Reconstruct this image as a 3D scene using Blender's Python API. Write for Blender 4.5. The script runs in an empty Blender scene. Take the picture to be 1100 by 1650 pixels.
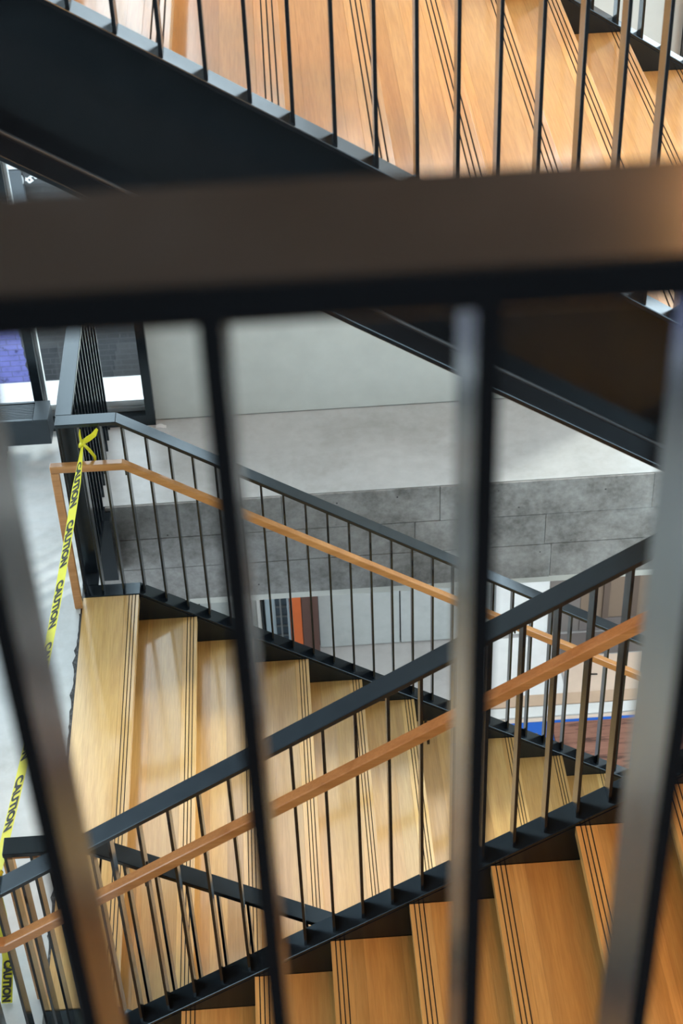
import bpy, bmesh, math, random
from mathutils import Vector, Matrix
random.seed(7)
S = bpy.context.scene
COL = S.collection

# ------------------------------------------------------------------ camera
EYE = Vector((0.0, 0.0, 5.632))
FPX = 2671.0
P_, R_, Y_ = math.radians(39.214), math.radians(2.465), math.radians(1.829)
f0 = Vector((math.sin(Y_), math.cos(Y_), 0)); r0 = Vector((math.cos(Y_), -math.sin(Y_), 0))
FW = f0 * math.cos(P_) + Vector((0, 0, -math.sin(P_)))
D0 = -f0 * math.sin(P_) + Vector((0, 0, -math.cos(P_)))
RT = r0 * math.cos(R_) + D0 * math.sin(R_)
DN = -r0 * math.sin(R_) + D0 * math.cos(R_)
cd = bpy.data.cameras.new('camera')
cam = bpy.data.objects.new('camera', cd); COL.objects.link(cam)
m = Matrix.Identity(4)
for i in range(3):
    m[i][0] = RT[i]; m[i][1] = -DN[i]; m[i][2] = -FW[i]; m[i][3] = EYE[i]
cam.matrix_world = m
cd.sensor_fit = 'VERTICAL'; cd.sensor_height = 36.0; cd.sensor_width = 24.0
cd.lens = FPX / 1650.0 * 36.0
cd.clip_start = 0.05; cd.clip_end = 200
cd.dof.use_dof = True
cd.dof.focus_distance = 7.2
cd.dof.aperture_fstop = 6.8
S.camera = cam

# ------------------------------------------------------------------ light and exposure
w = bpy.data.worlds.new('sky'); S.world = w; w.use_nodes = True
wn = w.node_tree; wn.nodes.clear()
wo = wn.nodes.new('ShaderNodeOutputWorld'); wb = wn.nodes.new('ShaderNodeBackground')
wb.inputs['Color'].default_value = (0.80, 0.91, 1.0, 1)      # overcast sky
wb.inputs['Strength'].default_value = 2.6
wn.links.new(wb.outputs[0], wo.inputs[0])
sl = bpy.data.lights.new('sun', 'SUN'); sl.energy = 1.6; sl.angle = math.radians(9); sl.color = (1.0, .96, .88)
so = bpy.data.objects.new('sun', sl); COL.objects.link(so)
az, el = math.radians(35), math.radians(36)
so.rotation_euler = Vector((math.cos(el) * math.cos(az), math.cos(el) * math.sin(az), math.sin(el))).to_track_quat('Z', 'Y').to_euler()
S.view_settings.view_transform = 'Standard'
try: S.view_settings.look = 'None'
except Exception: pass
S.view_settings.exposure = 1.2
S.view_settings.gamma = 1.0
S.view_settings.use_curve_mapping = False
S.cycles.use_denoising = True
S.cycles.max_bounces = 10
S.cycles.diffuse_bounces = 6
S.cycles.glossy_bounces = 4
S.cycles.transparent_max_bounces = 16
S.cycles.sample_clamp_indirect = 8
S.cycles.caustics_reflective = False
S.cycles.caustics_refractive = False

LAMP = 54.0            # glow of the warm ceiling lamps
def portal(x0, x1, y0, y1, z0, z1, n):
    """a window portal: guides sky light sampling, adds no light of its own"""
    l = bpy.data.lights.new('window_portal', 'AREA'); l.shape = 'RECTANGLE'
    o = bpy.data.objects.new('window_portal', l); COL.objects.link(o)
    n = Vector(n)
    o.location = ((x0 + x1) / 2, (y0 + y1) / 2, (z0 + z1) / 2)
    o.rotation_euler = n.to_track_quat('-Z', 'Z').to_euler()
    if abs(n.y) > .5: l.size, l.size_y = x1 - x0, z1 - z0
    elif abs(n.x) > .5: l.size, l.size_y = y1 - y0, z1 - z0
    else: l.size, l.size_y = x1 - x0, y1 - y0
    l.cycles.is_portal = True
portal(-7, -.8, 7.98, 7.98, .1, 3.9, (0, -1, 0))
portal(-.8, 1.2, 7.98, 7.98, 1.3, 3.9, (0, -1, 0))
portal(2.06, 6, 7.98, 7.98, .1, 3.9, (0, -1, 0))
portal(-7, 6, 7.98, 7.98, 4.5, 7.0, (0, -1, 0))
portal(3.0, 6.1, -4.2, -4.2, 4.5, 6.7, (0, 1, 0))
portal(6.15, 6.15, -4, 7.9, -4.3, 8.6, (-1, 0, 0))
portal(-7.12, -7.12, -4, 7.9, .1, 8.3, (1, 0, 0))

# ------------------------------------------------------------------ materials
def mat(name):
    m = bpy.data.materials.new(name); m.use_nodes = True
    nt = m.node_tree; b = nt.nodes['Principled BSDF']
    return m, nt, b
def ramp(nt, stops):
    r = nt.nodes.new('ShaderNodeValToRGB'); e = r.color_ramp.elements
    e[0].position, e[0].color = stops[0][0], (*stops[0][1], 1)
    e[1].position, e[1].color = stops[-1][0], (*stops[-1][1], 1)
    for p, c in stops[1:-1]:
        x = e.new(p); x.color = (*c, 1)
    return r
def noise(nt, vec, scale, detail=4, rough=.55, dist=0):
    n = nt.nodes.new('ShaderNodeTexNoise'); n.inputs['Scale'].default_value = scale
    n.inputs['Detail'].default_value = detail; n.inputs['Roughness'].default_value = rough
    n.inputs['Distortion'].default_value = dist
    if vec is not None: nt.links.new(vec, n.inputs['Vector'])
    return n
def mixc(nt, a, b, fac, mode='MIX'):
    n = nt.nodes.new('ShaderNodeMix'); n.data_type = 'RGBA'; n.blend_type = mode
    for s, v in ((n.inputs[0], fac), (n.inputs[6], a), (n.inputs[7], b)):
        if hasattr(v, 'is_output'): nt.links.new(v, s)
        elif isinstance(v, (int, float)): s.default_value = v
        else: s.default_value = (*v, 1)
    return n.outputs[2]
def bump(nt, b, h, strength, dist=.002):
    n = nt.nodes.new('ShaderNodeBump'); n.inputs['Strength'].default_value = strength
    n.inputs['Distance'].default_value = dist
    nt.links.new(h, n.inputs['Height']); nt.links.new(n.outputs[0], b.inputs['Normal'])
def posn(nt):
    return nt.nodes.new('ShaderNodeNewGeometry').outputs['Position']
def plain(name, col, rough=.5, metal=0, spec=.5, coat=0):
    m, nt, b = mat(name)
    v = posn(nt); n = noise(nt, v, 9, 5)
    c = mixc(nt, tuple(x * .9 for x in col), tuple(min(1, x * 1.08) for x in col), n.outputs[0])
    nt.links.new(c, b.inputs['Base Color'])
    b.inputs['Roughness'].default_value = rough; b.inputs['Metallic'].default_value = metal
    b.inputs['Specular IOR Level'].default_value = spec
    b.inputs['Coat Weight'].default_value = coat
    return m

def wood(name, axis, c_lo, c_mid, c_hi, rough=.33):
    """oak: grain runs along the axis; object colour tones each board, object random shifts the figure"""
    m, nt, b = mat(name)
    tc = nt.nodes.new('ShaderNodeTexCoord'); oi = nt.nodes.new('ShaderNodeObjectInfo')
    mp = nt.nodes.new('ShaderNodeVectorMath'); mp.operation = 'MULTIPLY_ADD'
    sc = {'Y': (1, .045, 1), 'X': (.05, 1, 1)}[axis]
    mp.inputs[1].default_value = sc
    rnd = nt.nodes.new('ShaderNodeMath'); rnd.operation = 'MULTIPLY'; rnd.inputs[1].default_value = 37.0
    nt.links.new(oi.outputs['Random'], rnd.inputs[0])
    cmb = nt.nodes.new('ShaderNodeCombineXYZ')
    for k in range(3): nt.links.new(rnd.outputs[0], cmb.inputs[k])
    nt.links.new(tc.outputs['Object'], mp.inputs[0]); nt.links.new(cmb.outputs[0], mp.inputs[2])
    broad = noise(nt, mp.outputs[0], 14, 5, .55, .8)
    fine = noise(nt, mp.outputs[0], 170, 4, .6)
    rp = ramp(nt, [(.28, c_lo), (.5, c_mid), (.74, c_hi)])
    nt.links.new(broad.outputs[0], rp.inputs[0])
    f2 = ramp(nt, [(.35, (.88, .86, .83)), (.62, (1.03, 1.03, 1.03))])
    nt.links.new(fine.outputs[0], f2.inputs[0])
    c = mixc(nt, rp.outputs[0], f2.outputs[0], 1.0, 'MULTIPLY')
    c = mixc(nt, c, oi.outputs['Color'], 1.0, 'MULTIPLY')
    nt.links.new(c, b.inputs['Base Color'])
    b.inputs['Roughness'].default_value = rough
    b.inputs['Specular IOR Level'].default_value = .30
    b.inputs['Coat Weight'].default_value = .8; b.inputs['Coat Roughness'].default_value = .11
    bump(nt, b, fine.outputs[0], .12, .001)
    return m

OAK = wood('oak_tread', 'Y', (.48, .28, .095), (.555, .345, .122), (.62, .405, .150))
OAKR = wood('oak_handrail', 'X', (.33, .14, .040), (.42, .19, .060), (.49, .24, .085), .38)

def steel(name, col, rough):
    m, nt, b = mat(name)
    v = posn(nt); n = noise(nt, v, 14, 4); n2 = noise(nt, v, 240, 2)
    c = mixc(nt, tuple(x * .8 for x in col), tuple(x * 1.25 for x in col), n.outputs[0])
    nt.links.new(c, b.inputs['Base Color'])
    rr = nt.nodes.new('ShaderNodeMapRange'); rr.inputs['To Min'].default_value = rough - .06; rr.inputs['To Max'].default_value = rough + .08
    nt.links.new(n.outputs[0], rr.inputs[0]); nt.links.new(rr.outputs[0], b.inputs['Roughness'])
    b.inputs['Specular IOR Level'].default_value = .6
    b.inputs['Specular Tint'].default_value = (.72, .90, 1.0, 1)
    return m
STEEL = steel('black_painted_steel', (.007, .009, .0115), .19)
STEELR = steel('rough_black_steel', (.012, .015, .018), .5)
GRIP = plain('black_rubber_inlay', (.012, .012, .013), .8, 0, .2)

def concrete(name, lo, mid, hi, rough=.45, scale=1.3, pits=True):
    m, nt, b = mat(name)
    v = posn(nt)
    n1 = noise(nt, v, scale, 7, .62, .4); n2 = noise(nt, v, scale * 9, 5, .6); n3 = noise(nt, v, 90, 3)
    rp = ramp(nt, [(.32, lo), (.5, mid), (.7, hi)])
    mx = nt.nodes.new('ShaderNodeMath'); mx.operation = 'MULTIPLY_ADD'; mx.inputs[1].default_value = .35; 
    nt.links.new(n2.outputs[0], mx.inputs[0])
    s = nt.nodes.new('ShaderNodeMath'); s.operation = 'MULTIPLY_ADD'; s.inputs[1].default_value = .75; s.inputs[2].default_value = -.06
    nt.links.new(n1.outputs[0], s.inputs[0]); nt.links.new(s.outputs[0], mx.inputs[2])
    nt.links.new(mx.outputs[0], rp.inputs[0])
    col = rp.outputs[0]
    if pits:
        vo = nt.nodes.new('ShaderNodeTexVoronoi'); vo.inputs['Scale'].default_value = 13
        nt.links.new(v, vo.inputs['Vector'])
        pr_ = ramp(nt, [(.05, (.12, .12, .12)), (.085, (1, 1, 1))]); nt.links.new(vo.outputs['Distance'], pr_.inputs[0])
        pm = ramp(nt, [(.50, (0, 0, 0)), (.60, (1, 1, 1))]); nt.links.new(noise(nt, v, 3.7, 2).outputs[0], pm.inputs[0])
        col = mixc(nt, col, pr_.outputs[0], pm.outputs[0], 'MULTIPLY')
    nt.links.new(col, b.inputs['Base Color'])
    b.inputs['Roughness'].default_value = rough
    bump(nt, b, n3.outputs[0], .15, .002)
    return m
CONC_FLOOR = concrete('polished_concrete', (.41, .42, .405), (.51, .525, .52), (.60, .615, .61), .36, 1.6, False)
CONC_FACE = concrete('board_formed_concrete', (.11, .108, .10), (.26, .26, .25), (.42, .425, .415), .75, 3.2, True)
CONC_LOW = concrete('concrete_panel', (.36, .38, .37), (.44, .46, .45), (.50, .52, .51), .6, 1.5, False)
GROUT = concrete('rough_grout', (.015, .015, .015), (.05, .05, .05), (.22, .23, .23), .9, 16, False)
WALL = plain('pale_wall_paint', (.60, .61, .565), .75, 0, .3)
WHITE = plain('white_paint', (.78, .78, .76), .6)
DARKGAP = plain('dark_shadow_gap', (.02, .02, .02), .9, 0, .1)
ALU = plain('anodised_sill', (.62, .66, .68), .3, .6)

def glass(name='window_glass'):
    m, nt, b = mat(name)
    out = nt.nodes['Material Output']; nt.nodes.remove(b)
    t = nt.nodes.new('ShaderNodeBsdfTransparent'); t.inputs[0].default_value = (.93, .96, .96, 1)
    g = nt.nodes.new('ShaderNodeBsdfGlossy'); g.inputs['Roughness'].default_value = .02
    lw = nt.nodes.new('ShaderNodeLayerWeight'); lw.inputs['Blend'].default_value = .5
    pw = nt.nodes.new('ShaderNodeMath'); pw.operation = 'POWER'; pw.inputs[1].default_value = 4.0
    nt.links.new(lw.outputs['Facing'], pw.inputs[0])
    fr = nt.nodes.new('ShaderNodeMath'); fr.operation = 'MULTIPLY_ADD'; fr.inputs[1].default_value = .9; fr.inputs[2].default_value = .04
    nt.links.new(pw.outputs[0], fr.inputs[0])
    mx = nt.nodes.new('ShaderNodeMixShader')
    nt.links.new(fr.outputs[0], mx.inputs[0]); nt.links.new(t.outputs[0], mx.inputs[1]); nt.links.new(g.outputs[0], mx.inputs[2])
    nt.links.new(mx.outputs[0], out.inputs[0])
    return m
GLASS = glass()

# ------------------------------------------------------------------ building helpers
def wloc(o):
    v = Vector((0, 0, 0))
    while o is not None:
        v += o.location; o = o.parent
    return v
def link(name, data, parent=None, at=(0, 0, 0)):
    o = bpy.data.objects.new(name, data); COL.objects.link(o)
    at = Vector(at)
    if parent is not None:
        o.parent = parent; o.location = at - wloc(parent)
    else: o.location = at
    return o
def thing(name, label, cat, at=(0, 0, 0), group=None):
    o = link(name, None, None, at); o['label'] = label; o['category'] = cat
    if group: o['group'] = group
    return o
def tag(o, label, cat, group=None):
    o['label'] = label; o['category'] = cat
    if group: o['group'] = group
    return o
def struct(o, label=None):
    o['kind'] = 'structure'
    if label: o['label'] = label
    return o

class MB:
    """collects shapes in world coordinates; build() recentres them on an anchor"""
    def __init__(s): s.v, s.f = [], []
    def box(s, x0, x1, y0, y1, z0, z1):
        n = len(s.v)
        s.v += [(x, y, z) for x in (x0, x1) for y in (y0, y1) for z in (z0, z1)]
        s.f += [tuple(n + i for i in q) for q in ((0, 1, 3, 2), (4, 6, 7, 5), (0, 4, 5, 1), (2, 3, 7, 6), (0, 2, 6, 4), (1, 5, 7, 3))]
        return s
    def strip(s, top, bot, y0, y1):
        """solid between an upper and a lower polyline in XZ, from y0 to y1"""
        n = len(s.v)
        for (xt, zt), (xb, zb) in zip(top, bot):
            s.v += [(xt, y0, zt), (xt, y1, zt), (xb, y1, zb), (xb, y0, zb)]
        k = len(top)
        for i in range(k - 1):
            a, b = n + 4 * i, n + 4 * (i + 1)
            for j in range(4):
                s.f.append((a + j, b + j, b + (j + 1) % 4, a + (j + 1) % 4))
        s.f.append((n, n + 1, n + 2, n + 3)); e = n + 4 * (k - 1); s.f.append((e + 3, e + 2, e + 1, e))
        return s
    def prism(s, pts, d):
        """closed polygon (list of 3D points) swept by vector d"""
        n = len(s.v); k = len(pts); d = Vector(d)
        s.v += [tuple(p) for p in pts] + [tuple(Vector(p) + d) for p in pts]
        s.f.append(tuple(range(n, n + k))); s.f.append(tuple(range(n + 2 * k - 1, n + k - 1, -1)))
        for i in range(k): s.f.append((n + i, n + (i + 1) % k, n + k + (i + 1) % k, n + k + i))
        return s
    def tube(s, pts, r, seg=8):
        n = len(s.v); pts = [Vector(p) for p in pts]; k = len(pts)
        for i, p in enumerate(pts):
            t = (pts[min(i + 1, k - 1)] - pts[max(i - 1, 0)]).normalized()
            a = t.cross(Vector((0, 0, 1)));  a = a.normalized() if a.length > 1e-4 else Vector((1, 0, 0))
            b = t.cross(a)
            rr = r[i] if isinstance(r, (list, tuple)) else r
            for j in range(seg):
                q = p + (a * math.cos(2 * math.pi * j / seg) + b * math.sin(2 * math.pi * j / seg)) * rr
                s.v.append(tuple(q))
        for i in range(k - 1):
            for j in range(seg):
                s.f.append((n + i * seg + j, n + i * seg + (j + 1) % seg, n + (i + 1) * seg + (j + 1) % seg, n + (i + 1) * seg + j))
        s.f.append(tuple(n + j for j in range(seg))[::-1]); s.f.append(tuple(n + (k - 1) * seg + j for j in range(seg)))
        return s
    def ribbon(s, pts, wid, t=.0008):
        """thin ribbon through points, wid = width vector per point"""
        n = len(s.v); k = len(pts)
        for i, (p, wv) in enumerate(zip(pts, wid)):
            p, wv = Vector(p), Vector(wv)
            tg = Vector(pts[min(i + 1, k - 1)]) - Vector(pts[max(i - 1, 0)])
            nn = tg.cross(wv).normalized() * t
            s.v += [tuple(p - wv / 2 + nn), tuple(p + wv / 2 + nn), tuple(p + wv / 2 - nn), tuple(p - wv / 2 - nn)]
        for i in range(k - 1):
            a, b = n + 4 * i, n + 4 * i + 4
            for j in range(4): s.f.append((a + j, b + j, b + (j + 1) % 4, a + (j + 1) % 4))
        s.f.append((n, n + 1, n + 2, n + 3)); e = n + 4 * (k - 1); s.f.append((e + 3, e + 2, e + 1, e))
        return s
    def mesh(s, name, m, anchor=(0, 0, 0), bevel=0, smooth=False):
        me = bpy.data.meshes.new(name); a = Vector(anchor)
        me.from_pydata([tuple(Vector(v) - a) for v in s.v], [], s.f)
        bm = bmesh.new(); bm.from_mesh(me)
        bmesh.ops.recalc_face_normals(bm, faces=bm.faces[:])
        if bevel:
            es = [e for e in bm.edges if len(e.link_faces) == 2 and e.calc_face_angle(0) > .5]
            bmesh.ops.bevel(bm, geom=es, offset=bevel, segments=1, affect='EDGES', profile=.5)
        if smooth:
            for f in bm.faces: f.smooth = True
        bm.to_mesh(me); bm.free()
        me.materials.append(m)
        return me
    def build(s, name, m, parent=None, anchor=None, bevel=0, smooth=False):
        if anchor is None:
            xs, ys, zs = zip(*s.v)
            anchor = ((min(xs) + max(xs)) / 2, (min(ys) + max(ys)) / 2, min(zs))
        return link(name, s.mesh(name, m, anchor, bevel, smooth), parent, anchor)

def bx(name, m, parent, x0, x1, y0, y1, z0, z1, bevel=0):
    return MB().box(x0, x1, y0, y1, z0, z1).build(name, m, parent, None, bevel)

# ------------------------------------------------------------------ dimensions of the stair
G, RI = .28, .17782
SL = RI / G
NA = lambda x: -(x + .847) * SL                  # nosing line of the flight going down
NB = lambda x: .759 + (x - .011) * SL            # flight going up, nearer the viewer
NC = lambda x: 2.862 - (x - 1.427) * SL          # upper flight, above the first
UP = 4.285                                       # upper floor
LOW = -4.3                                       # lower floor
MID = 2.16

# ------------------------------------------------------------------ the setting
# concrete floor of the landing, with the ledge behind the stair
fl = struct(bx('floor', CONC_FLOOR, None, -7, -1.138, -4, 7.846, -.30, 0), 'pale grey polished concrete floor with soft stains')
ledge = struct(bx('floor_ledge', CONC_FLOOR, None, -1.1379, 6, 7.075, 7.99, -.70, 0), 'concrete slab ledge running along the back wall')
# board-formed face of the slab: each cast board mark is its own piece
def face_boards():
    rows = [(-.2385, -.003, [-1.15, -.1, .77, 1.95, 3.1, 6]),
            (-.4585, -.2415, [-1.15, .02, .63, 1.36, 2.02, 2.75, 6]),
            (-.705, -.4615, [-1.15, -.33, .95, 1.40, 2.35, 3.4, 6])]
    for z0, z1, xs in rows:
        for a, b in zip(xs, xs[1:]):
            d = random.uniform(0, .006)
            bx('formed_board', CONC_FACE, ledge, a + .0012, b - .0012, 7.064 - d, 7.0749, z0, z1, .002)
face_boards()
bx('ceiling_edge_trim', WALL, ledge, -1.15, 6, 7.085, 7.16, -.765, -.701)
# rough mortar edge between floor and first tread
gm = MB()
y = 3.95
pts = []
while y < 6.25:
    w_ = random.uniform(.0, .006) + (random.uniform(.004, .014) if random.random() < .25 else 0)
    pts.append((y, w_)); y += random.uniform(.015, .05)
for (ya, wa), (yb, wb_) in zip(pts, pts[1:]):
    gm.prism([(-1.1304, ya, -.003), (-1.1304, yb, -.003), (-1.138 - wb_, yb, -.003), (-1.138 - wa, ya, -.003)], (0, 0, .0042))
g = gm.build('mortar_edge', GROUT, fl); g['kind'] = 'stuff'
bx('edge_joint', DARKGAP, fl, -1.1385, -1.1305, 3.90, 6.34, -.30, -.012)

# back wall and windows
wall_b = struct(bx('wall_back', WALL, None, -.80, 2.06, 7.846, 7.99, .006, 1.20), 'pale grey-green painted wall panel behind the stair')
struct(bx('wall_back_spandrel', WALL, None, -7, 6, 7.846, 7.99, 3.951, 4.40), 'pale wall band between the storeys')
struct(bx('shadow_gap_strip', DARKGAP, None, -.80, 2.06, 7.862, 7.98, .0001, .0059), 'dark shadow gap at the foot of the wall')  # near-black strip paints the shade in the gap under the wall

def window(n, x0, x1, z0, z1, mull, y=7.85, label=''):
    root = struct(link('window_%d' % n, None, None, (x0, y, z0)), label)
    bx('frame_bottom', STEEL, root, x0, x1, y - .05, y + .05, z0, z0 + .07)
    bx('frame_top', STEEL, root, x0, x1, y - .05, y + .05, z1 - .06, z1)
    bx('window_sill', ALU, root, x0, x1, y + .0, y + .08, z0 + .071, z0 + .10)
    bx('sill_lip', ALU, root, x0, x1, y + .015, y + .045, z0 + .101, z0 + .14)
    ms = [x0 + .026] + mull + [x1 - .026]
    for k in ms:
        bx('mullion', STEEL, root, k - .025, k + .025, y - .05, y + .05, z0 + .0705, z1 - .061)
        bx('glazing_bead', ALU, root, k + .0255, k + .042, y + .01, y + .05, z0 + .141, z1 - .061)
    for a, b in zip(ms, ms[1:]):
        bx('pane', GLASS, root, a + .027, b - .027, y + .025, y + .033, z0 + .09, z1 - .062)
    return root
window(1, -7, -.80, .0, 3.95, [-5.8, -4.4, -3.0, -2.07, -1.445], label='tall black framed window beside the bench')
window(2, -.80, 1.22, 1.201, 3.95, [.2], label='black framed window above the pale wall panel')
struct(bx('wall_back_pier', WALL, None, 1.221, 2.06, 7.846, 7.99, 1.201, 3.95), 'pale wall pier behind the upper stairs')
window(6, 2.061, 5.99, .0, 3.95, [3.3, 4.6], label='tall black framed window past the pale wall panel')
window(3, -7, 6, 4.40, 7.1, [-5.5, -4, -2.5, -1, .5, 2, 3.5, 4.8], label='upper storey window band')
struct(bx('wall_back_upper', plain('timber_cladding', (.22, .14, .09), .6), None, -7, 6, 7.80, 7.99, 7.101, 8.6), 'timber clad wall above the upper windows')
# side window wall, other walls, ceiling, upper floor
def side_window():
    root = struct(link('window_4', None, None, (-7.05, 2, 0)), 'glazed side wall')
    for z0, z1 in ((0, 3.95), (4.4, 8.4)):
        for k in range(9):
            yy = -3.95 + k * 1.465
            bx('mullion', STEEL, root, -7.1, -7.0, yy - .03, yy + .03, z0, z1)
            if k < 8: bx('pane', GLASS, root, -7.055, -7.047, yy + .032, yy + 1.433, z0 + .01, z1 - .01)
side_window()
struct(bx('wall_left_spandrel', WALL, None, -7.12, -7.0, -4, 7.84, 3.951, 4.399), 'pale band of the side wall')
def right_window():
    root = struct(link('window_5', None, None, (6.05, 2, LOW)), 'glazed side wall past the stair')
    for z0, z1 in ((LOW, -.31), (-.29, 3.95), (4.4, 8.6)):
        for k in range(9):
            yy = -3.95 + k * 1.465
            bx('mullion', STEEL, root, 6.0, 6.1, yy - .03, yy + .03, z0, z1)
            if k < 8: bx('pane', GLASS, root, 6.045, 6.053, yy + .032, yy + 1.433, z0 + .01, z1 - .01)
right_window()
struct(bx('wall_right_spandrel', WALL, None, 6, 6.12, -4, 7.84, 3.951, 4.399), 'pale band of the side wall past the stair')
CHAR = plain('charcoal_wall', (.07, .065, .06), .8)
for x0, x1, z0, z1 in ((-7.12, 6.15, LOW, 4.39), (-7.12, 6.15, 6.81, 8.6), (-7.12, 3.0, 4.391, 6.809)):
    struct(bx('wall_front', CHAR, None, x0, x1, -4.15, -4, z0, z1), 'dark wall behind the viewer')
window(8, 3.01, 6.1, 4.40, 6.8, [4.5], -4.08, 'window band behind the viewer')
CEIL = plain('timber_ceiling', (.24, .15, .10), .6)
struct(bx('ceiling', CEIL, None, -7.12, 6.15, -4.15, 8.0, 8.61, 8.8), 'timber ceiling')
LAMPM, _nt, _b = mat('warm_lamp_glow')
_b.inputs['Base Color'].default_value = (.8, .8, .8, 1)
_b.inputs['Emission Color'].default_value = (1, .43, .13, 1); _b.inputs['Emission Strength'].default_value = LAMP
def pendant(x, y, where):
    t = thing('ceiling_lamp', 'round warm white ceiling lamp ' + where, 'lamp', (x, y, 8.61), 'ceiling lamps')
    n = 24
    ring = lambda r, z: [(x + r * math.cos(2 * math.pi * k / n), y + r * math.sin(2 * math.pi * k / n), z) for k in range(n)]
    MB().prism(ring(.30, 8.545), (0, 0, .0649)).build('lamp_housing', STEEL, t)
    MB().prism(ring(.27, 8.53), (0, 0, .0145)).build('diffuser', LAMPM, t)
for x, y, where in ((.7, 1.6, 'over the foot of the rising stairs'), (2.3, 1.6, 'over the head of the rising stairs'), (3.9, 2.3, 'over the stair landing'),
                    (2.3, 6.6, 'over the landing by the window')):
    pendant(x, y, where)
struct(bx('floor_upper', plain('dark_carpet', (.05,.05,.055), .9, 0, .1), None, -6.99, 5.99, -3.99, .67, UP - .24, UP), 'upper floor slab under the near railing')
struct(bx('floor_upper_landing', CONC_FLOOR, None, -6.99, -.83, .68, 7.79, UP - .24, UP), 'upper floor slab at the head of the stair')

# outside: pavement and the building across the lane
def brick_mat():
    m, nt, b = mat('painted_brick')
    v = posn(nt)
    sw = nt.nodes.new('ShaderNodeVectorMath'); sw.operation = 'MULTIPLY'; sw.inputs[1].default_value = (1, 1, 1)
    sep = nt.nodes.new('ShaderNodeSeparateXYZ'); nt.links.new(v, sep.inputs[0])
    cmb = nt.nodes.new('ShaderNodeCombineXYZ')
    nt.links.new(sep.outputs[0], cmb.inputs[0]); nt.links.new(sep.outputs[2], cmb.inputs[1])
    br = nt.nodes.new('ShaderNodeTexBrick'); br.inputs['Scale'].default_value = 1.0
    br.inputs['Brick Width'].default_value = .21; br.inputs['Row Height'].default_value = .067
    br.inputs['Mortar Size'].default_value = .005; br.inputs['Mortar'].default_value = (.05, .05, .055, 1)
    nt.links.new(cmb.outputs[0], br.inputs['Vector'])
    n = noise(nt, v, 2.3, 6, .6); n2 = noise(nt, v, 5.5, 6, .7)
    grey = ramp(nt, [(.35, (.012, .014, .017)), (.65, (.028, .031, .035))]); nt.links.new(n.outputs[0], grey.inputs[0])
    vio = ramp(nt, [(.36, (.014, .017, .05)), (.44, (.10, .105, .31)), (.7, (.135, .14, .40))]); nt.links.new(n2.outputs[0], vio.inputs[0])
    # edge of the painted part
    e = nt.nodes.new('ShaderNodeMath'); e.operation = 'MULTIPLY_ADD'; e.inputs[1].default_value = .15; 
    nt.links.new(n2.outputs[0], e.inputs[0]); nt.links.new(sep.outputs[0], e.inputs[2])
    lt = nt.nodes.new('ShaderNodeMath'); lt.operation = 'LESS_THAN'; lt.inputs[1].default_value = -2.70
    nt.links.new(e.outputs[0], lt.inputs[0])
    c = mixc(nt, grey.outputs[0], vio.outputs[0], lt.outputs[0])
    f = mixc(nt, c, (.35, .35, .38), br.outputs['Fac'])
    mm = nt.nodes.new('ShaderNodeMath'); mm.operation = 'MULTIPLY'; mm.inputs[1].default_value = .55
    nt.links.new(br.outputs['Fac'], mm.inputs[0])
    c2 = mixc(nt, c, tuple((.055, .058, .065)), mm.outputs[0])
    nt.links.new(c2, b.inputs['Base Color']); b.inputs['Roughness'].default_value = .8
    return m
BRICK = brick_mat()
PAVE = plain('light_pavement', (.80, .79, .77), .8)
SIDING = plain('white_siding', (.80, .82, .84), .7)
SIGNM = plain('dark_sign_band', (.025, .03, .036), .6)
struct(bx('pavement', PAVE, None, -30, 30, 10.62, 14.67, LOW - .2, LOW), 'bright pale pavement outside the window')
bld = struct(bx('exterior_wall', BRICK, None, -14, 14, 14.67, 15.2, LOW, -1.96), 'dark brick building across the lane with a violet painted part')
bx('sign_band', SIGNM, bld, -2.47, -.6, 14.60, 14.67, -1.955, -1.785)
bx('reflection_band', plain('painted_reflection', (.06, .075, .09), .7), bld, -2.64, -2.475, 14.58, 14.67, -2.6, -1.80)  # paler strip paints in a window reflection
bx('wall_core', BRICK, bld, -14, 14, 14.68, 15.2, -1.959, -1.79)
for k in range(26):
    z0 = -1.785 + k * .075
    bx('siding_board', SIDING, bld, -14, 14, 14.60 - .0, 14.69, z0, z0 + .070)
bx('siding_backing', plain('siding_backing', (.35, .37, .4), .8), bld, -14, 14, 14.695, 15.2, -1.785, .165)
def textmesh(name, body, size, m, parent, M, extrude=.004, bold=0):
    cu = bpy.data.curves.new(name, 'FONT'); cu.body = body; cu.size = size; cu.extrude = extrude
    cu.offset = bold; cu.resolution_u = 3
    tmp = bpy.data.objects.new('tmp', cu); COL.objects.link(tmp)
    dg = bpy.context.evaluated_depsgraph_get(); dg.update()
    me = bpy.data.meshes.new_from_object(tmp.evaluated_get(dg))
    bpy.data.objects.remove(tmp); me.name = name
    me.transform(M)
    me.materials.clear(); me.materials.append(m)
    return me
struct(bx('unseen_sky_blocker', plain('brown_brick_block', (.10, .075, .06), .8), None, -.7, 2.6, 14.9, 16.5, .17, 9.1), 'unseen brown block shaped to dim reflections in the upper stairs')  # out of view; height and width set to dim reflections in the treads
struct(bx('unseen_sky_blocker', plain('blue_grey_block', (.05, .07, .09), .8), None, -16, -4.6, 14.9, 16.5, .17, 9), 'unseen blue-grey block added to darken light from the left')  # out of view; added to cut sky light from the left
LET = plain('white_sign_paint', (.75, .78, .80), .6)
def sign_text(body, size, x, z, rot):
    M = Matrix.Rotation(math.radians(90), 4, 'X') @ Matrix.Rotation(math.radians(rot), 4, 'Z')
    me = textmesh('sign_lettering', body, size, LET, bld, M, .003, .004)
    link('sign_lettering', me, bld, (x, 14.594, z))
sign_text('tra', .115, -2.42, -1.945, 33)
sign_text(')', .15, -2.50, -1.925, 8)
sign_text('I', .085, -2.445, -1.81, 50)

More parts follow.
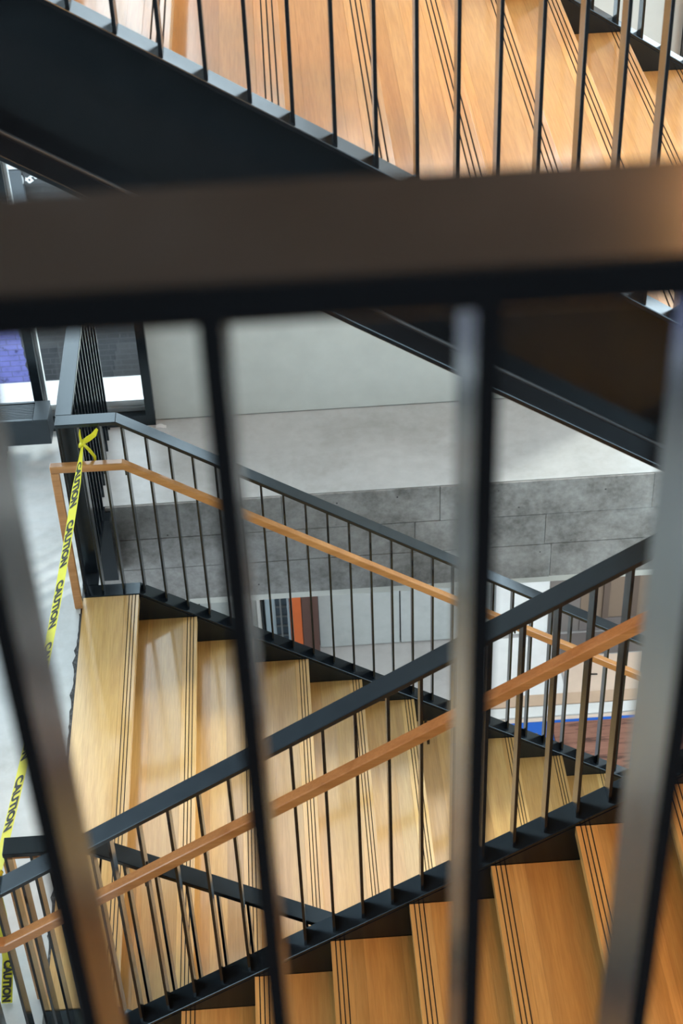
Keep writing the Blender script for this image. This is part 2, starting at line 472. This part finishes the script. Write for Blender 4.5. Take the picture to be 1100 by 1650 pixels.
# lower storey seen through the gap
struct(bx('wall_lower_back', CONC_LOW, None, -7, -1.001, 7.85, 7.99, LOW, -.305), 'concrete back wall of the storey below')
struct(bx('floor_lower', concrete('lower_floor_concrete', (.40, .38, .37), (.48, .46, .45), (.54, .53, .52), .5, 1.2, False), None, -7, 6, -4, 10.6, LOW - .2, LOW - .0), 'grey concrete floor of the storey below')
struct(bx('ceiling_lower', WALL, None, -.90, 6, 7.17, 10.6, -.78, -.705), 'pale ceiling of the storey below')
wl = struct(bx('wall_lower', DARKGAP, None, -.90, 6, 10.37, 10.6, LOW, -.8), 'concrete panel wall of the storey below')
TANP = plain('tan_board', (.21, .15, .105), .7)
TAND = plain('brown_batten', (.12, .085, .065), .7)
def lower_wall():
    for a, b in ((-.89, -.42), (.10, .786), (.794, 1.60)):
        bx('concrete_panel', CONC_LOW, wl, a + .002, b - .002, 10.33, 10.369, LOW + .012, -.81)
    bx('sun_patch_panel', WHITE, wl, 1.604, 2.06, 10.335, 10.369, LOW + .012, -.81)  # white panel paints the sun patch where it runs up the wall
    bx('concrete_panel', plain('warm_grey_panel', (.18, .155, .14), .7), wl, 2.064, 2.33, 10.33, 10.369, LOW + .012, -.81)
    x = 2.334
    for k in range(14):
        w_ = .19 if k % 2 == 0 else .055
        bx('wall_board', TANP if k % 2 == 0 else TAND, wl, x, x + w_ - .003, 10.33 if k % 2 == 0 else 10.318, 10.369, LOW + .15, -.81)
        x += w_
    bx('kick_board', plain('grey_brown_skirting', (.16, .135, .125), .7), wl, 2.334, 4.5, 10.325, 10.369, LOW + .012, LOW + .145)
lower_wall()
struct(bx('wall_lower_side', CONC_LOW, None, -1.0, -.901, 7.99, 10.6, LOW, -.705), 'concrete side wall of the storey below')
def lower_fill_lamp(x, y, where):  # unseen lamps added to brighten the lower storey
    t = thing('ceiling_lamp', 'added white fill lamp on the lower ceiling ' + where, 'lamp', (x, y, -.80), 'added lower fill lamps')
    bx('lamp_housing', WHITE, t, x - .6, x + .6, y - .06, y + .06, -.80, -.781)
    m, nt, b = mat('fill_lamp_glow'); b.inputs['Emission Color'].default_value = (1, .96, .9, 1); b.inputs['Emission Strength'].default_value = 13
    bx('diffuser', m, t, x - .58, x + .58, y - .045, y + .045, -.83, -.801)
lower_fill_lamp(-.25, 8.7, 'in front of the orange cabinet'); lower_fill_lamp(2.4, 8.7, 'over the red-brown board')

# ------------------------------------------------------------------ stair flights
TONES = [(1, 1, 1), (.92, .88, .82), (1.10, 1.09, 1.06), (.84, .79, .72), (1.18, 1.19, 1.18), (1.0, .95, .88), (1.06, 1.0, .92)]
_cache = {}
def boxmesh(key, dx, dy, dz, m, bevel=0):
    k = (key, round(dx, 4), round(dy, 4), round(dz, 4), m.name)
    if k not in _cache:
        _cache[k] = MB().box(0, dx, 0, dy, 0, dz).mesh(key, m, (0, 0, 0), bevel)
    return _cache[k]
GROOVES = (.017, .033, .049)
NOSE = .072
def flight(name, label, N0, sgn, ks, y0, y1, xoff, rng, group=None):
    """sgn +1: nosing on the +X side of each tread; -1: on the -X side"""
    root = thing(name, label, 'staircase', (xoff, (y0 + y1) / 2, N0(xoff)), 'flights of the stair')
    dy = y1 - y0
    for k in ks:
        xn = xoff + k * G; zt = N0(xn)
        tr = link('tread', None, root, (xn, y0, zt - .045))
        # boards from the nosing backwards
        cuts = [0, NOSE] + sorted(rng.sample([.115, .145, .17, .20, .225, .25], rng.choice((1, 2, 2)))) + [G + (.003 if (k == 0 and sgn > 0 and name == 'staircase' and N0 is NA) else .028)]
        gap = .0003
        # nosing board with its three inlaid grip strips, built as slats between strips
        tone = rng.choice(TONES)
        def put(nm, a, b, zlo, zhi, m, col=None, bev=.0012):
            me = boxmesh(nm, b - a, dy, zhi - zlo, m, bev)
            x = xn - b if sgn > 0 else xn + a
            o = link(nm, me, tr, (x, y0, zlo))
            if col: o.color = (*col, 1)
            return o
        nt_ = tuple(t * 1.14 for t in rng.choice(TONES))
        edges = [0] + [e for gr in GROOVES for e in (gr - .0021, gr + .0021)] + [NOSE - gap]
        for i in range(0, len(edges), 2):
            put('nosing_board', edges[i], edges[i + 1], zt - .045, zt, OAK, nt_, .0006)
        for gr in GROOVES:
            put('grip_strip', gr - .0021, gr + .0021, zt - .04, zt - .0012, GRIP, None, 0)
        for a, b in zip(cuts[1:], cuts[2:]):
            put('board', a, b - gap, zt - .045, zt, OAK, rng.choice(TONES), 0)
        # riser under the nosing
        xr = xn - .028 * sgn
        me = boxmesh('riser', .018, dy, RI - .046, OAK, .001)
        o = link('riser', me, root, (xr - .018 if sgn > 0 else xr, y0, zt - RI + .0005))
        o.color = (.82, .78, .72, 1)
    return root
rngA, rngB, rngC = random.Random(3), random.Random(11), random.Random(5)
AY0, AY1 = 3.905, 6.338
BY0, BY1 = 1.23, 3.581
CY0, CY1 = 3.932, 6.343
fA = flight('staircase', 'flight of pale oak stairs going down from the concrete floor past the caution tape', NA, 1, range(0, 12), AY0, AY1, -.847, rngA)
fB = flight('staircase', 'flight of dark orange oak stairs rising to the lower right corner', NB, -1, range(-3, 8), BY0, BY1, .011, rngB)
fC = flight('staircase', 'upper flight of golden oak stairs above the thick blurred rail', NC, 1, range(-7, 4), CY0, CY1, 1.427, rngC)

def stringer(root, N, x0, x1, yin, out, wflange=.08, wbot=.13, flat=None):
    """steel channel, web at yin, flanges towards out (+1/-1 in Y); flat=(x_a,z) adds a level piece at the head"""
    def path(off):
        p = []
        if flat: p = [(flat[0], flat[1] + off), (flat[2], flat[1] + off)]
        else: p = [(x0, N(x0) + off)]
        return p + [(x1, N(x1) + off)]
    a, b = sorted((yin, yin + out * .012))
    MB().strip(path(-.0065), path(-.4645), a, b).build('stringer_web', STEEL, root)
    a, b = sorted((yin + out * .002, yin + out * wflange))
    MB().strip(path(.010), path(-.0055), a, b).build('top_flange', STEEL, root, None, .002)
    a, b = sorted((yin, yin + out * wbot))
    MB().strip(path(-.465), path(-.483), a, b).build('bottom_flange', STEEL, root, None, .002)
_st = stringer
def stringer(root, N, x0, x1, yin, out, *a):
    _st(root, N, x0, x1, yin, out, *a)
    # rounded root of the channel between web and bottom flange
    n = 5; rr = .009; prof = [(out * .0121, 0)] + [(out * (.012 + rr - rr * math.cos(q)), rr - rr * math.sin(q)) for q in [math.pi / 2 * k / n for k in range(n + 1)]]
    mb = MB(); pts0 = [(x0, yin + dy, N(x0) - .465 + dz) for dy, dz in prof]
    mb.prism(pts0, (x1 - x0, 0, N(x1) - N(x0)))
    mb.build('channel_root', STEELR, root)
stringer(fA, NA, -.842, 2.25, AY1 + .002, 1, .09, .13, (-1.124, -.007, -.842))
stringer(fA, NA, -.842, 2.25, AY0 - .004, -1, .085, .13, (-1.124, -.007, -.842))
stringer(fB, NB, -1.10, 2.25, BY1 + .002, 1, .097, .13)
stringer(fB, NB, -1.10, 2.25, BY0 - .002, -1, .09, .13)
stringer(fC, NC, -.82, 2.25, CY0 - .002, -1, .082, .13)
stringer(fC, NC, -.82, 2.25, CY1 + .002, 1, .082, .13)
# half landings at the right-hand end, outside the picture
for z, nm, lb in ((MID, 'stair_landing', 'oak landing between the two upper flights'), (-2.13, 'stair_landing', 'oak landing at the foot of the lower flight')):
    t = thing(nm, lb, 'landing', (3.2, 3.8, z))
    bx('landing_deck', OAK, t, 2.29, 4.2, 1.14, 6.43, z - .05, z)
    bx('landing_frame', STEEL, t, 2.285, 4.2, 1.12, 6.45, z - .48, z - .051)

# ------------------------------------------------------------------ railings
BW = .0102
def vbar(root, x, y0, y1, z0, z1):
    me = boxmesh('baluster', BW, y1 - y0, round(z1 - z0, 3), STEEL, .0008)
    return link('baluster', me, root, (x - BW / 2, y0, z0))
def rail(root, nm, top, th, y0, y1, m, bev=.002):
    o = MB().strip(top, [(x, z - t) for (x, z), t in zip(top, th)], y0, y1).build(nm, m, root, None, bev)
    return o
def bracket(root, hr, x, yb, yh, z):
    """small steel arm from a baluster to the underside of the handrail"""
    mb = MB()
    a, b = sorted((yb, yh))
    mb.box(x - .004, x + .004, a, b, z - .075, z - .063)
    c, d = sorted((yh - .008, yh + .008))
    mb.box(x - .004, x + .004, c, d, z - .0755, z - .042)
    mb.build('bracket', STEEL, root)

XE = 2.2
# far railing of the descending flight, with its return to the window
rA = thing('stair_railing', 'far railing of the descending stairs, black steel with oak handrail, turning towards the window', 'railing', (-.84, 6.39, 0), 'stair railings')
rail(rA, 'top_rail', [(-1.128, 1.070), (-.842, 1.070), (XE, NA(XE) + 1.068)], (.02, .021, .0235), 6.362, 6.442, STEEL)
rail(rA, 'handrail', [(-1.166, .905), (-.822, .905), (XE, NA(XE) + .921)], (.038, .042, .046), 6.255, 6.293, OAKR, .003)
bx('handrail_leg', OAKR, rA, -1.166, -1.128, 6.255, 6.293, 0.001, .866, .003)
bx('top_rail', STEEL, rA, -1.131, -1.053, 6.443, 7.795, 1.050, 1.070, .002)
vbar(rA, -1.119, 6.364, 6.434, .003, 1.052)
for k in range(31):
    x = -1.029 + .1055 * k
    if x > XE - .05: break
    z0 = .003 if x < -.842 else NA(x) + .006
    z1 = 1.052 if x < -.842 else NA(x) + 1.048
    vbar(rA, x, 6.364, 6.434, z0, z1)
for k in range(13):
    yy = 6.527 + .104 * k
    if yy > 7.78: break
    me = boxmesh('guard_baluster', .072, BW, 1.049, STEEL, .0008)
    link('baluster', me, rA, (-1.135, yy, .003))
bx('base_plate', STEEL, rA, -1.140, -1.058, 6.433, 7.07, -.012, .0025)
bx('base_web', STEEL, rA, -1.140, -1.128, 6.433, 7.07, -.30, -.013)
bx('edge_plate', STEEL, rA, -1.128, -1.03, 6.975, 7.055, -.45, -.02)
for x in (-.817 + .004, .1285, 1.08): bracket(rA, None, x, 6.364, 6.274, (.905 if x < -.82 else NA(x) + .922))

# near railing of the descending flight
rA2 = thing('stair_railing', 'near railing of the descending stairs, black steel, half hidden behind the rising rail', 'railing', (-.84, 3.85, 0), 'stair railings')
rail(rA2, 'top_rail', [(-1.119, 1.070), (-.842, 1.070), (XE, NA(XE) + 1.068)], (.02, .021, .0235), 3.811, 3.889, STEEL)
rail(rA2, 'handrail', [(-1.166, .905), (-.822, .905), (XE, NA(XE) + .921)], (.038, .042, .046), 3.955, 3.993, OAKR, .003)
bx('handrail_leg', OAKR, rA2, -1.166, -1.128, 3.955, 3.993, 0.001, .866, .003)
for k in range(-1, 31):
    x = -1.022 + .1055 * k if k >= 0 else -1.112
    if x > XE - .05: break
    vbar(rA2, x, 3.817, 3.885, .003 if x < -.842 else NA(x) + .006, 1.052 if x < -.842 else NA(x) + 1.048)
for x in (-.81, .13, 1.08): bracket(rA2, None, x, 3.885, 3.974, NA(x) + .922)

# railing of the rising flight
rB = thing('stair_railing', 'black steel railing with oak handrail crossing the picture beside the rising stairs', 'railing', (-1.1, 3.64, 0), 'stair railings')
XB = -1.097
rail(rB, 'top_rail', [(-1.42, NB(XB) + 1.061), (XB, NB(XB) + 1.061), (XE, NB(XE) + 1.061)], (.02, .021, .0235), 3.602, 3.682, STEEL)
rail(rB, 'handrail', [(-1.42, NB(XB) + .914), (XB, NB(XB) + .914), (XE, NB(XE) + .914)], (.04, .043, .045), 3.500, 3.540, OAKR, .003)
for k in range(-14, 22):
    x = .026 + .1042 * k
    if x > XE - .05: break
    if x < XB: vbar(rB, x, 3.606, 3.676, .001, NB(XB) + 1.043)
    else: vbar(rB, x, 3.606, 3.676, NB(x) + .006, NB(x) + 1.041)
for k in (-6, 3, 10):
    x = .026 + .1042 * k + .012
    bracket(rB, None, x, 3.606, 3.520, NB(x) + .915)
rBn = thing('stair_railing', 'black steel railing on the viewer side of the rising stairs', 'railing', (-1.1, 1.18, 0), 'stair railings')
rail(rBn, 'top_rail', [(XB, NB(XB) + 1.061), (XE, NB(XE) + 1.061)], (.021, .0235), 1.142, 1.222, STEEL)
for k in range(-10, 21):
    x = .026 + .1042 * k
    vbar(rBn, x, 1.147, 1.217, NB(x) + .006, NB(x) + 1.041)

# railings of the upper flight
rC = thing('stair_railing', 'black steel railing with flat balusters on the near side of the upper golden stairs', 'railing', (0, 3.89, 3.7), 'stair railings')
rail(rC, 'top_rail', [(-.8, NC(-.8) + 1.066), (XE, NC(XE) + 1.066)], (.0235, .0235), 3.851, 3.931, STEEL)
rail(rC, 'handrail', [(-.8, NC(-.8) + .914), (XE, NC(XE) + .914)], (.045, .045), 3.995, 4.035, OAKR, .003)
for k in range(-3, 26):
    x = -.478 + .1044 * k
    if x > XE - .05: break
    vbar(rC, x, 3.857, 3.925, NC(x) + .006, NC(x) + 1.046)
for x in (-.267, .88, 1.9): bracket(rC, None, x + .012, 3.925, 4.015, NC(x + .012) + .915)
rC2 = thing('stair_railing', 'far black steel railing of the upper stairs, in front of the pale wall', 'railing', (1.5, 6.39, 2.8), 'stair railings')
rail(rC2, 'top_rail', [(-.8, NC(-.8) + 1.066), (XE, NC(XE) + 1.066)], (.0235, .0235), 6.347, 6.427, STEEL)
rail(rC2, 'handrail', [(-.8, NC(-.8) + .914), (XE, NC(XE) + .914)], (.045, .045), 6.240, 6.280, OAKR, .003)
for k in range(-21, 8):
    x = 1.399 + .1045 * k
    vbar(rC2, x, 6.352, 6.422, NC(x) + .006, NC(x) + 1.046)
for x in (-.5, .5, 1.6): bracket(rC2, None, x, 6.352, 6.260, NC(x) + .915)

# railing the viewer looks over
rG = thing('guard_railing', 'out of focus black steel guard rail with flat balusters close to the viewer', 'railing', (0, .55, UP))
bx('top_rail', STEEL, rG, -3, 3, .543, .623, 5.284, 5.304, .0015)
for x in [-.136 - .104 * k for k in range(1, 8)] + [-.136, -.0305, .079, .177] + [.177 + .104 * k for k in range(1, 8)]:
    vbar(rG, x, .548, .618, UP - .0, 5.286)

# ------------------------------------------------------------------ convector bench by the window
def bench():
    t = thing('convector_heater', 'dark grey steel convector heater with slatted top under the window', 'heater', (-2, 7.6, 0))
    x1, y0, y1, z0, z1 = -1.362, 7.515, 7.700, .120, .288
    ST = steel('dark_grey_steel', (.030, .034, .039), .42)
    bx('body', ST, t, -2.9, x1, y0, y1, z0, z1 - .012, .002)
    bx('end_cap', ST, t, -1.445, x1, y0, y1, z1 - .0118, z1, .001)
    bx('front_edge', ST, t, -2.9, -1.446, y0, y0 + .022, z1 - .0118, z1)
    bx('back_edge', ST, t, -2.9, -1.446, y1 - .016, y1, z1 - .0118, z1)
    for k in range(9):
        yy = y0 + .030 + k * .0148
        bx('slat', ST, t, -2.9, -1.447, yy, yy + .008, z1 - .0117, z1 - .001)
    for x in (-1.672, -2.7):
        bx('leg', ST, t, x, x + .034, 7.565, 7.60, 0.0005, .1195)
        bx('leg', ST, t, x, x + .034, 7.63, 7.66, 0.0005, .1195)
bench()

# ------------------------------------------------------------------ caution tape
YEL = plain('yellow_tape', (.72, .66, .03), .35, 0, .5)
INK = plain('black_tape_print', (.012, .012, .012), .5)
def tape():
    A = Vector((-1.010, 6.335, .955)); B = Vector((-1.150, 3.80, .985))
    t = thing('caution_tape', 'yellow caution tape with black lettering stretched across the head of the stairs', 'tape', (-1.02, 6.3, 0))
    n = 60
    def P(s):
        p = A.lerp(B, s); p.z -= .10 * 4 * s * (1 - s) * .9
        return p
    def Wd(s):
        k = min(1, s / .10)                       # gathered at the knot, then flat
        return Vector((.044, 0, .034)) * (.30 + .70 * k)
    pts = [P(i / n) for i in range(n + 1)]; wid = [Wd(i / n) for i in range(n + 1)]
    MB().ribbon(pts, wid, .0005).build('ribbon', YEL, t, None, 0)
    # print: words run along the tape, tops towards +X
    L = (B - A).length
    for k in range(7):
        s0 = (.10 + .385 * k) / L
        if s0 > .93: break
        me = textmesh('lettering', 'CAUTION', 1.0, INK, t, Matrix.Identity(4), 0, .055)
        xs = [v.co.x for v in me.vertices]; ys = [v.co.y for v in me.vertices]
        x0, x1, y0, y1 = min(xs), max(xs), min(ys), max(ys)
        bm = bmesh.new(); bm.from_mesh(me)
        bmesh.ops.subdivide_edges(bm, edges=[e for e in bm.edges if e.calc_length() > .4], cuts=2)
        bm.to_mesh(me); bm.free()
        org = P(s0)
        for v in me.vertices:
            s = s0 + (v.co.x - x0) / (x1 - x0) * .295 / L
            q = ((v.co.y - y0) / (y1 - y0) - .5) * .80
            wv = Wd(s); tg = (P(s + .01) - P(s)).normalized()
            nn = tg.cross(wv).normalized()
            if nn.z < 0: nn = -nn
            v.co = P(s) + wv * q + nn * .0014 - org
        link('lettering', me, t, org)
    # knot and loose ends on the far railing
    kb = MB()
    kb.tube([(-1.024, 6.350, .945), (-1.016, 6.342, .962), (-1.008, 6.338, .975), (-.998, 6.345, .985), (-.994, 6.36, .985)], [.006, .011, .013, .010, .005], 8)
    kb.build('knot', YEL, t, None, 0, True)
    def tail(pp, w0):
        kb = MB(); kb.ribbon(pp, [Vector(q) for q in w0], .0006); kb.build('loose_end', YEL, t)
    tail([(-1.0, 6.34, .975), (-.975, 6.33, 1.005), (-.945, 6.325, 1.03), (-.925, 6.33, 1.06)], [(.010, 0, -.012), (.018, .01, -.03), (.020, .01, -.022), (.008, 0, -.010)])
    tail([(-1.0, 6.335, .97), (-.975, 6.32, .945), (-.955, 6.315, .91), (-.955, 6.312, .875)], [(.010, 0, .010), (.012, .004, .010), (.014, 0, .004), (.010, 0, 0)])
    tail([(-1.012, 6.345, .975), (-1.014, 6.35, 1.02), (-1.010, 6.355, 1.045)], [(.012, 0, 0), (.010, 0, 0), (.003, 0, 0)])
    # knot and tail at the near railing
    kb = MB(); kb.tube([(-1.16, 3.80, .97), (-1.142, 3.795, .985), (-1.13, 3.80, .995)], [.008, .016, .008], 8)
    kb.build('knot', YEL, t, None, 0, True)
    tail([(-1.150, 3.80, .98), (-1.185, 3.86, .86), (-1.205, 3.92, .60), (-1.2365, 3.95, .287), (-1.2615, 3.95, .145), (-1.2865, 3.95, .002)], [(.02, 0, .01), (.03, .01, .01), (.035, 0, 0), (.042, 0, 0), (.044, 0, 0), (.044, 0, 0)])
    me = textmesh('lettering', 'CAUTION', 1.0, INK, t, Matrix.Identity(4), 0, .055)
    xs = [v.co.x for v in me.vertices]; ys = [v.co.y for v in me.vertices]
    x0, x1, y0, y1 = min(xs), max(xs), min(ys), max(ys)
    for v in me.vertices:
        q = (v.co.x - x0) / (x1 - x0); h = ((v.co.y - y0) / (y1 - y0) - .5) * .034
        v.co = Vector((-.050 * q + h, -.0016, -.270 * q))
    link('lettering', me, t, (-1.2365, 3.9485, .283))
tape()
# paper scrap on the ledge
mb = MB(); mb.ribbon([(-.80 + .012 * k, 7.775 + .006 * math.sin(k * .9), .002 + .006 * math.sin(k * .7) ** 2) for k in range(6)], [(0, .02, .012)] * 6, .0006)
tag(mb.build('paper_scrap', WHITE, None), 'small curled white paper scrap on the concrete ledge under the window corner', 'scrap')

# ------------------------------------------------------------------ things on the lower floor
def low_thing(name, label, cat, m, x0, x1, y0, y1, h, z=LOW + .001):
    return tag(bx(name, m, None, x0, x1, y0, y1, z, z + h, .002), label, cat)
low_thing('sun_patch_sheet', 'white sheet painting a sun patch on the floor by the lower wall', 'sheet', plain('painted_sun_patch', (.85, .84, .83), .5), 1.30, 2.10, 9.50, 10.30, .004)  # white sheet stands in for sunlight falling on the floor
low_thing('cardboard_sheet', 'peach coloured cardboard sheet on the lower floor', 'cardboard', plain('peach_card', (.78, .60, .47), .7), 2.12, 3.4, 9.605, 10.03, .004)
low_thing('floor_mat', 'grey-brown mat lying along the lower wall', 'mat', plain('grey_brown_mat', (.17, .145, .135), .8), 2.115, 3.6, 10.04, 10.31, .004)
low_thing('cardboard_sheet', 'tan cardboard strip on the lower floor in front of the peach sheet', 'cardboard', plain('tan_card', (.62, .44, .31), .7), 1.2, 3.4, 9.475, 9.60, .010)
low_thing('timber_batten', 'white painted batten on the lower floor', 'batten', WHITE, 1.2, 3.4, 9.35, 9.455, .02)
low_thing('timber_batten', 'thin pale batten beside the blue tape on the lower floor', 'batten', plain('pale_batten', (.75, .62, .52), .6), 1.2, 3.4, 9.295, 9.335, .015)
BLU = plain('blue_tape', (.01, .12, .55), .5)
BRN = plain('red_brown_board', (.26, .115, .075), .7)
def brown_board():
    m, nt, b = mat('weathered_red_board')
    v = posn(nt); mp = nt.nodes.new('ShaderNodeVectorMath'); mp.operation = 'MULTIPLY'; mp.inputs[1].default_value = (.35, 3, 1)
    nt.links.new(v, mp.inputs[0])
    n = noise(nt, mp.outputs[0], 7, 8, .7, 1.2); n2 = noise(nt, v, 2.5, 3)
    r = ramp(nt, [(.36, (.05, .025, .02)), (.47, (.27, .12, .08)), (.75, (.36, .17, .12))]); nt.links.new(n.outputs[0], r.inputs[0])
    r2 = ramp(nt, [(.3, (.3, .28, .25)), (.45, (1, 1, 1))]); nt.links.new(n2.outputs[0], r2.inputs[0])
    nt.links.new(mixc(nt, r.outputs[0], r2.outputs[0], 1, 'MULTIPLY'), b.inputs['Base Color']); b.inputs['Roughness'].default_value = .7
    return m
t = thing('floor_board', 'weathered red-brown board with a blue taped edge on the lower floor', 'board', (2.6, 8.8, LOW))
bx('panel', brown_board(), t, 1.93, 3.6, 7.9, 9.262, LOW + .001, LOW + .02)
bx('blue_tape', BLU, t, 1.93, 3.6, 9.263, 9.292, LOW + .001, LOW + .021)
t = thing('floor_board', 'grey-brown board framed in blue tape on the lower floor', 'board', (1.6, 8.9, LOW))
bx('panel', plain('grey_brown_board', (.24, .20, .16), .7), t, 1.60, 1.80, 8.3, 9.17, LOW + .001, LOW + .012)
bx('blue_tape', BLU, t, 1.2, 1.599, 8.3, 9.170, LOW + .001, LOW + .013)
bx('blue_tape', BLU, t, 1.2, 1.925, 9.171, 9.290, LOW + .001, LOW + .013)
bx('blue_tape', BLU, t, 1.801, 1.925, 8.3, 9.170, LOW + .001, LOW + .013)
mb = MB(); mb.tube([(2.30, 9.80, LOW + .012), (2.40, 9.79, LOW + .012)], .006, 6); mb.tube([(2.315, 9.83, LOW + .013), (2.315, 9.76, LOW + .013)], .010, 6)
tag(mb.build('metal_clamp', STEEL, None), 'small dark metal clamp lying on the pale lower floor sheet', 'clamp')
# glazed door and orange cabinet against the lower wall
d = struct(link('door_1', None, None, (-.26, 10.34, LOW)), 'narrow glazed door with pale frame in the lower wall')
bx('door_frame', WHITE, d, -.418, -.385, 10.31, 10.369, LOW, -.9)
bx('door_stile', STEEL, d, -.384, -.362, 10.30, 10.369, LOW, -.9)
bx('door_stile', STEEL, d, -.356, -.348, 10.30, 10.369, LOW, -.9)
bx('door_frame', plain('pale_blue_frame', (.50, .62, .70), .4), d, -.347, -.262, 10.31, 10.369, LOW, -.9)
bx('pane', plain('blue_grey_glass', (.06, .10, .14), .15), d, -.261, -.165, 10.32, 10.369, LOW, -.9)
for k in range(7):
    bx('reflection_bar', plain('painted_reflection_bar', (.14, .16, .18), .5), d, -.261, -.165, 10.310, 10.319, LOW + .08 + k * .11, LOW + .10 + k * .11)  # bars draw reflected buildings onto the dark glass
bx('reflection_bar', plain('painted_reflection_bar', (.34, .37, .40), .5), d, -.225, -.210, 10.308, 10.3195, LOW + .05, -1)  # upright line of the same painted reflection
def cabinet():
    t = thing('cabinet', 'tall orange cabinet with dark brown side standing against the lower wall', 'cabinet', (-.03, 10.2, LOW))
    OR = plain('orange_lacquer', (.62, .13, .03), .4); DB = plain('dark_brown_side', (.10, .05, .04), .5)
    bx('plinth', STEEL, t, -.12, .09, 10.18, 10.31, LOW, LOW + .10)
    bx('body', DB, t, -.14, .095, 10.15, 10.315, LOW + .101, -1.2, .004)
    bx('door', OR, t, -.138, -.045, 10.135, 10.149, LOW + .11, -1.22, .004)
    bx('door', DB, t, -.042, .03, 10.135, 10.149, LOW + .11, -1.22, .004)
    bx('edge_strip', plain('copper_edge', (.55, .30, .20), .4), t, .033, .045, 10.134, 10.149, LOW + .11, -1.22)
    bx('frame_post', plain('grey_post', (.25, .30, .34), .4), t, -.162, -.142, 10.14, 10.315, LOW + .0, -1.2)
cabinet()
